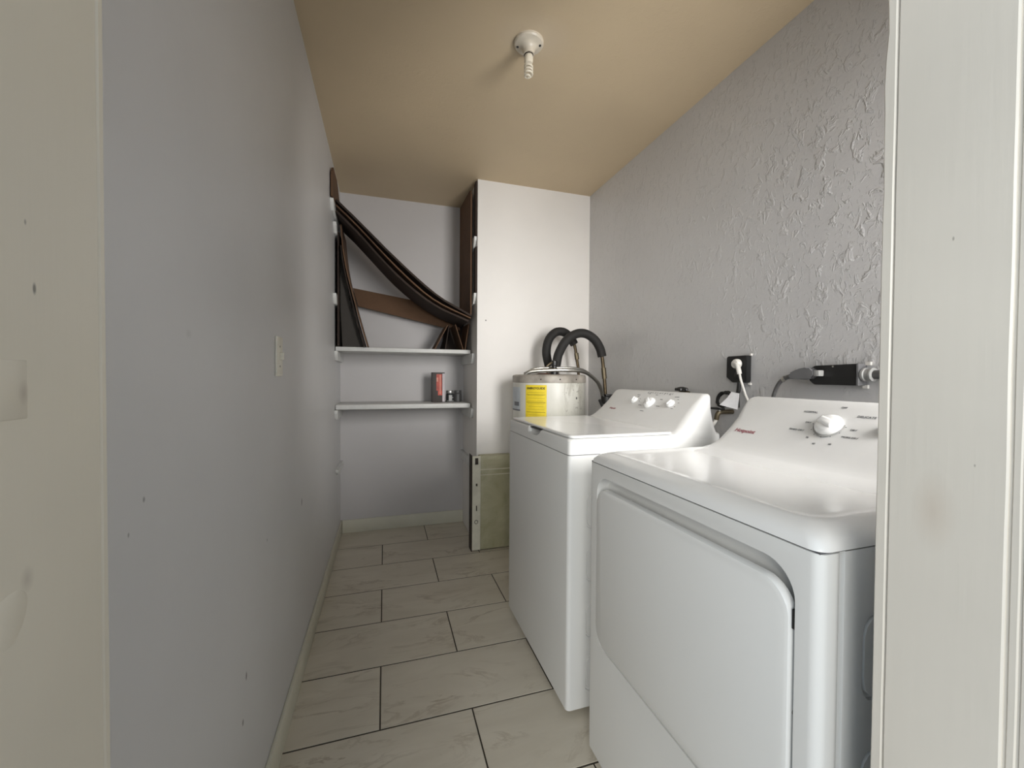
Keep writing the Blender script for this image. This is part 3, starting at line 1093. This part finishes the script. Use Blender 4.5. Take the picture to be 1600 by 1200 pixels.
for y, z, w, hh in marks:
    add_box(bm, (-w / 2, -hh / 2, 0), (w / 2, hh / 2, .0004), mat=panel_frame(CW, .945, y, z, .0006))
for i in range(11):                 # row of little pictograms along the top
    y = 1.60 - i * .0165
    hgt = .010 if i in (0, 7) else .0065
    add_box(bm, (-.0012, -hgt / 2, 0), (.0012, hgt / 2, .0004), mat=panel_frame(CW, .945, y, 1.084 - (.001 if i % 2 else 0), .0006) @ Matrix.Rotation(.5 * (i % 3 - 1), 4, 'Z'))
    if i % 2:
        add_box(bm, (-.004, -.0008, 0), (.004, .0008, .0004), mat=panel_frame(CW, .945, y - .004, 1.0845, .0006))
obj('printed_legend', bm, M['print'], con, smooth=False)['kind'] = 'stuff'
feet(t, WX + .05, WXB - .05, WY0 + .05, WY1 - .05, .0187)

# ------------------------------------------------------------------ dryer
DX, DY0, DY1, DZS = .5996, .4219, 1.1130, .8988
DXB = 1.24
t = dr = thing('clothes_dryer', 'white front-loading clothes dryer, nearer of the two laundry appliances', 'clothes dryer', (.92, .768, 0))
fp = obj('front_panel', loft_rect([(.0211, DX + .004, DX + .049, DY0 + .004, DY1 - .004, .012), (.025, DX, DX + .049, DY0, DY1, .016), (DZS - .002, DX, DX + .049, DY0, DY1, .016)], 6), M['enamel'], t)


def door_prism(x0, x1, y0, y1, z0, z1, r, bev=0.0, n=8):
    bm = bmesh.new()
    rings = []
    lev = [(x1, 0), (x0, 0)] if not bev else [(x1, 0), (x0 + bev, 0), (x0 + bev * .3, bev * .3), (x0, bev)]
    for x, i in lev:
        rings.append([(x, y, z) for y, z in ring_rect(y0 + i, y1 - i, z0 + i, z1 - i, r, n)])
    add_loft(bm, rings)
    return bm


boolean_cut(fp, [door_prism(DX - .02, DX + .036, .459, 1.068, .366, .864, .055)])
door = obj('door', door_prism(DX - .0045, DX + .013, .4655, 1.0662, .3715, .832, .05, .008), M['enamel'], t)
obj('door_liner', door_prism(DX + .0131, DX + .0352, .50, 1.03, .41, .79, .05), M['enamel'], door)
obj('door_latch', box((DX + .001, .4598, .766), (DX + .0125, .465, .797), .001, 1), M['black'], door)
obj('door_screw', lathe([(.003, 0), (.003, .001), (0, .0015)], 8, frame((DX + .008, .4652, .633), (1, 0, 0), (0, 0, 1))), M['steel'], door)
body = obj('side_cabinet', loft_rect([(.0211, DX + .0515, DXB, DY0 + .0015, DY1 - .0015, .003), (DZS - .002, DX + .0515, DXB, DY0 + .0015, DY1 - .0015, .003)], 2), M['enamel'], t)
boolean_cut(body, [emboss(.690, 1.16, a, b, DY0 + .0015, .03) for a, b in ((.655, .795), (.455, .585), (.255, .385), (.065, .185))])
obj('seam_gasket', box((DX + .004, DY0 + .004, DZS - .0022), (DXB - .004, DY1 - .004, DZS + .0006)), M['print'], t, smooth=False)
lv = []
for dz, i in ((.0006, .0005), (.010, .003), (.019, .010), (.0255, .020), (.030, .033), (.0315, .043), (.0305, .050), (.0275, .060), (.0265, .075)):
    lv.append((DZS + dz, DX + i, DXB - i * .2, DY0 + i, DY1 - i, .022 + i * .35))
obj('top_panel', loft_rect(lv, 8), M['gloss_enamel'], t, angle=50)
CD = 1.012
con = obj('console', loft_rect(console_levels(CD, .926, DY0 + .012, DY1 - .012, blend=((-.03, -.10, .03, .03), (-.0008, -.10, .03, .03), (.0002, -.075, .026, .03), (.0010, -.05, .018, .03), (.0020, -.022, .010, .028), (.0034, -.002, .004, .027))), 8), M['plastic'], t, angle=60)


def dt(body, size, y, z, mat=None, **k):
    return panel_text(con, body, size, CD, .926, y, z, mat or M['print'], **k)


make_knob(con, panel_frame(CD, .926, .779, 1.028, .0005), .0335, .026, 1.15)
make_knob(con, panel_frame(CD, .926, .648, 1.028, .0005), .017, .020, .2)
bm = lathe([(.0385, 0), (.0385, .0012), (.0, .0013)], 32, panel_frame(CD, .926, .779, 1.028, -.0005))
obj('dial_ring', bm, M['greyconn'], con)
dt('Hotpoint', .0195, 1.010, .985, M['redprint'], name='brand_lettering', bold=.0003, shear=.15)
dt('NORMAL', .0095, .846, 1.058)
dt('OFF', .0085, .768, 1.075)
dt('DELICATE', .0095, .705, 1.056)
dt('DRY', .008, .836, 1.030)
dt('TIMED DRY', .0085, .856, 1.008)
dt('DRY', .008, .717, 1.023)
dt('MORE DRY', .0078, .716, 1.005)
dt('70', .0075, .815, .992)
dt('60', .0075, .789, .980)
dt('40', .0075, .751, .984)
bm = bmesh.new()
for a in range(0, 360, 30):
    m = panel_frame(CD, .926, .779, 1.028, .0008) @ Matrix.Rotation(D(a), 4, 'Z') @ Matrix.Translation((.0415, 0, 0))
    add_box(bm, (-.0014, -.0009, 0), (.0014, .0009, .0004), mat=m)
obj('dial_ticks', bm, M['print'], con, smooth=False)
feet(t, DX + .05, DXB - .05, DY0 + .05, DY1 - .05, .0211)

# ------------------------------------------------------------------ wall fittings behind the appliances
def wall_plate(y0, y1, z0, z1, ch, th):
    """box on the right wall with its lower corners cut off"""
    bm = bmesh.new()
    poly = [(y0, z1), (y1 - ch * .3, z1), (y1, z1 - ch * .3), (y1, z0 + ch), (y1 - ch * 1.4, z0), (y0 + ch * .3, z0), (y0, z0 + ch * .3)]
    add_loft(bm, [[(x, y, z) for y, z in poly] for x in (XR, XR - th)])
    bmesh.ops.bevel(bm, geom=bm.edges[:], offset=.002, segments=2, affect='EDGES')
    return bm


t = thing('wall_outlet', 'black outlet box on right wall above the gap between washer and dryer', 'outlet', (XR, 1.35, 1.13))
obj('cover_box', wall_plate(1.300, 1.400, 1.135, 1.246, .022, .028), M['black'], t)
for z in (1.212, 1.165):
    obj('socket', lathe([(.017, 0), (.017, .002), (.015, .003), (0, .003)], 20, frame((XR - .0275, 1.34, z), (0, -1, 0), (0, 0, 1))), M['black'], t)
for y, z in ((1.296, 1.250), (1.299, 1.130)):
    obj('mounting_tab', box((XR - .012, y - .004, z - .005), (XR - .001, y + .006, z + .004), .001, 1), M['whitecord'], t)
t = thing('power_plug', 'white round plug with white cord in the black outlet box', 'plug', (XR - .03, 1.335, 1.21))
obj('plug_body', lathe([(.018, 0), (.021, .004), (.021, .014), (.016, .022), (0, .025)], 20, frame((XR - .031, 1.335, 1.212), (0, -1, 0), (0, 0, 1))), M['whitecord'], t)
obj('strain_relief', tube([(XR - .050, 1.335, 1.212), (XR - .055, 1.318, 1.205), (XR - .055, 1.310, 1.185), (XR - .053, 1.308, 1.17)], .009, 10), M['whitecord'], t)
obj('cord', tube([(XR - .053, 1.308, 1.172), (XR - .052, 1.300, 1.14), (XR - .05, 1.282, 1.09), (XR - .05, 1.262, 1.04), (XR - .05, 1.25, .9)], .0046, 8), M['whitecord'], t)
t = thing('cord_coil', 'black cord hanging in a coil below the outlet box, behind the tag', 'cord', (XR - .02, 1.37, 1.07))
obj('cord', tube([(XR - .022, 1.338, 1.140), (XR - .022, 1.340, 1.11), (XR - .022, 1.346, 1.075), (XR - .022, 1.344, 1.03)], .008, 8), M['rubber'], t)
pts = []
for k in range(44):
    a = k * 2 * PI / 11
    pts.append((XR - .03 - .014 * (k / 44) - .004 * math.sin(k * 1.3), 1.402 + (.034 + .004 * math.sin(k)) * math.cos(a) - .01 * math.sin(a), 1.062 + (.030 + .004 * math.cos(k * 2)) * math.sin(a)))
obj('coil', tube(pts, .0042, 6, 4), M['rubber'], t)
o = obj('paper_tag', slab_poly([(XR - .062, 1.338, 1.096), (XR - .060, 1.300, 1.091), (XR - .070, 1.299, 1.026), (XR - .086, 1.375, 1.040), (XR - .072, 1.348, 1.072)], .0008, (-1, 0, 0)), M['paper'], smooth=False)
tag(o, 'white paper tag hanging on the black cord behind the appliances', 'tag')
t = thing('water_valve', 'wall faucet with black lever behind gap between washer and dryer', 'faucet', (XR, 1.39, 1.0))
obj('valve_body', tube([(XR, 1.392, 1.008), (XR - .06, 1.392, 1.008), (XR - .075, 1.395, 1.0), (XR - .078, 1.40, .975)], .010, 12), M['brass'], t)
obj('valve_handle', box((XR - .085, 1.37, 1.018), (XR - .06, 1.43, 1.027), .003), M['black'], t)
obj('valve_stem', lathe([(.007, 0), (.007, .018)], 10, Matrix.Translation((XR - .07, 1.392, 1.010))), M['steel'], t)
o = obj('supply_hose', tube([(XR - .078, 1.40, .976), (XR - .082, 1.412, .955), (XR - .09, 1.44, .92), (XR - .095, 1.47, .86), (XR - .1, 1.48, .7)], .0075, 10), M['whitecord'])
tag(o, 'thin white water hose curving down from the wall faucet', 'hose')
t = thing('water_valve', 'black faucet knob just showing above the washer console', 'faucet', (XR, 1.66, 1.09))
obj('valve_body', tube([(XR, 1.66, 1.075), (XR - .05, 1.66, 1.075)], .014, 12, 0), M['brass'], t)
kn = bmesh.new()
add_lathe(kn, [(.010, 0), (.026, .004), (.028, .012), (.022, .018), (.008, .022)], 10, Matrix.Translation((XR - .04, 1.66, 1.087)))
for k in range(5):
    a = k * 2 * PI / 5
    add_lathe(kn, [(.008, 0), (.009, .008), (.006, .014)], 8, Matrix.Translation((XR - .04 + .024 * math.cos(a), 1.66 + .024 * math.sin(a), 1.090)))
obj('valve_handle', kn, M['black'], t)

t = thing('dryer_outlet', 'long black range-style outlet box on right wall behind the dryer', 'outlet', (XR, .96, 1.165))
bm = bmesh.new()
poly = [(.888, 1.132), (.888, 1.2), (1.018, 1.197), (1.036, 1.185), (1.036, 1.147), (1.020, 1.133)]
add_loft(bm, [[(x, y, z) for y, z in poly] for x in (XR, XR - .035)])
bmesh.ops.bevel(bm, geom=bm.edges[:], offset=.002, segments=2, affect='EDGES')
obj('cover_box', bm, M['black'], t)
obj('end_plate', box((XR - .038, .880, 1.132), (XR, .8875, 1.2), .001, 1), M['greyplug'], t)
obj('conduit_connector', lathe([(.018, 0), (.021, .004), (.021, .010), (.018, .012), (.018, .022), (.021, .026), (.021, .030), (.014, .032)], 16,
                               frame((XR - .020, .8798, 1.166), (1, 0, 0), (0, 0, 1))), M['greyconn'], t)
bm = tube([(XR - .020, .852, 1.166), (XR - .020, .78, 1.166), (XR - .020, .62, 1.166), (XR - .02, .37, 1.166)], .0135, 14, 0)
obj('conduit', bm, M['greycord'], t)
for y, z in ((.873, 1.200), (.880, 1.128)):
    obj('mounting_tab', box((XR - .010, y - .008, z - .005), (XR - .001, y + .008, z + .006), .001, 1), M['whitecord'], t)
obj('cover_screw', lathe([(.003, 0), (.003, .001), (0, .002)], 8, frame((XR - .0352, .958, 1.193), (0, -1, 0), (0, 0, 1))), M['steel'], t)
t = thing('dryer_plug', 'grey angled plug with flat grey cord in the long black outlet box', 'plug', (XR - .05, 1.03, 1.17))
bm = bmesh.new()
poly = [(1.000, 1.160), (1.000, 1.182), (1.020, 1.184), (1.030, 1.192), (1.062, 1.186), (1.092, 1.172), (1.094, 1.152), (1.058, 1.150), (1.030, 1.148), (1.020, 1.158)]
add_loft(bm, [[(x, y, z) for y, z in poly] for x in (XR - .0355, XR - .062)])
bmesh.ops.bevel(bm, geom=bm.edges[:], offset=.005, segments=2, affect='EDGES')
obj('plug_body', bm, M['greyplug'], t)
obj('plug_nose', box((XR - .06, .985, 1.161), (XR - .036, 1.004, 1.181), .003), M['greyconn'], t)
obj('cord', tube([(XR - .049, 1.092, 1.161), (XR - .05, 1.112, 1.154), (XR - .052, 1.132, 1.137), (XR - .055, 1.147, 1.105), (XR - .06, 1.152, 1.06), (XR - .065, 1.15, .95)], .0105, 10, 8, .6), M['greycord'], t)
obj('cord_band', tube([(XR - .0505, 1.112, 1.154), (XR - .051, 1.120, 1.148)], .0125, 10, 0, .7), M['steel'], t)

# ------------------------------------------------------------------ light switch on the left wall
t = thing('light_switch', 'ivory light switch plate on the left wall', 'light switch', (XL, 1.385, 1.21))
obj('plate', box((XL, 1.350, 1.150), (XL + .006, 1.420, 1.269), .0025), M['swplate'], t)
obj('toggle', box((XL + .005, 1.380, 1.200), (XL + .017, 1.390, 1.222), .002), M['swplate'], t)
for z in (1.180, 1.239):
    obj('plate_screw', lathe([(.003, 0), (.003, .0008), (0, .0012)], 8, frame((XL + .006, 1.385, z), (0, 1, 0), (0, 0, 1))), M['brass'], t)

# ------------------------------------------------------------------ ceiling lampholder and bulb
FX, FY = .543, 1.542
t = thing('lampholder', 'round white porcelain lampholder on the ceiling', 'light fixture', (FX, FY, ZC))
tm = Matrix.Translation((FX, FY, ZC)) @ Matrix.Diagonal((1, 1, -1, 1))
obj('base', lathe([(.058, 0), (.058, .008), (.054, .013), (.040, .017), (.029, .025), (.0235, .036), (.0215, .046), (.0215, .050), (.0175, .050)], 40, tm), M['porcelain'], t)
for a in (D(158), D(-22)):
    obj('screw_hole', lathe([(.0052, 0), (.0052, .0016), (.0, .0018)], 12, Matrix.Translation((FX + .044 * math.cos(a), FY + .044 * math.sin(a), ZC - .0155)) @ Matrix.Diagonal((1, 1, -1, 1))), M['black'], t)
obj('socket_ring', lathe([(.0178, .046), (.0185, .052), (.0165, .053)], 24, tm), M['rusty'], t)
t = thing('light_bulb', 'unlit cream spiral bulb hanging from the ceiling lampholder', 'light bulb', (FX, FY, ZC - .05))
obj('ballast', lathe([(.013, .050), (.0165, .054), (.0175, .060), (.0175, .076), (.015, .084), (.009, .086)], 24, tm), M['bulbglass'], t)
pts = []
n = 96
for k in range(n + 1):
    u = k / n
    a = u * 4.0 * 2 * PI
    r = .0148 * min(1, (1 - u) * 5 + .25) * min(1, u * 6 + .6)
    pts.append((FX + r * math.cos(a), FY + r * math.sin(a), ZC - .088 - u * .050))
obj('spiral_tube', tube(pts, .0038, 8, 0), M['bulbglass'], t)
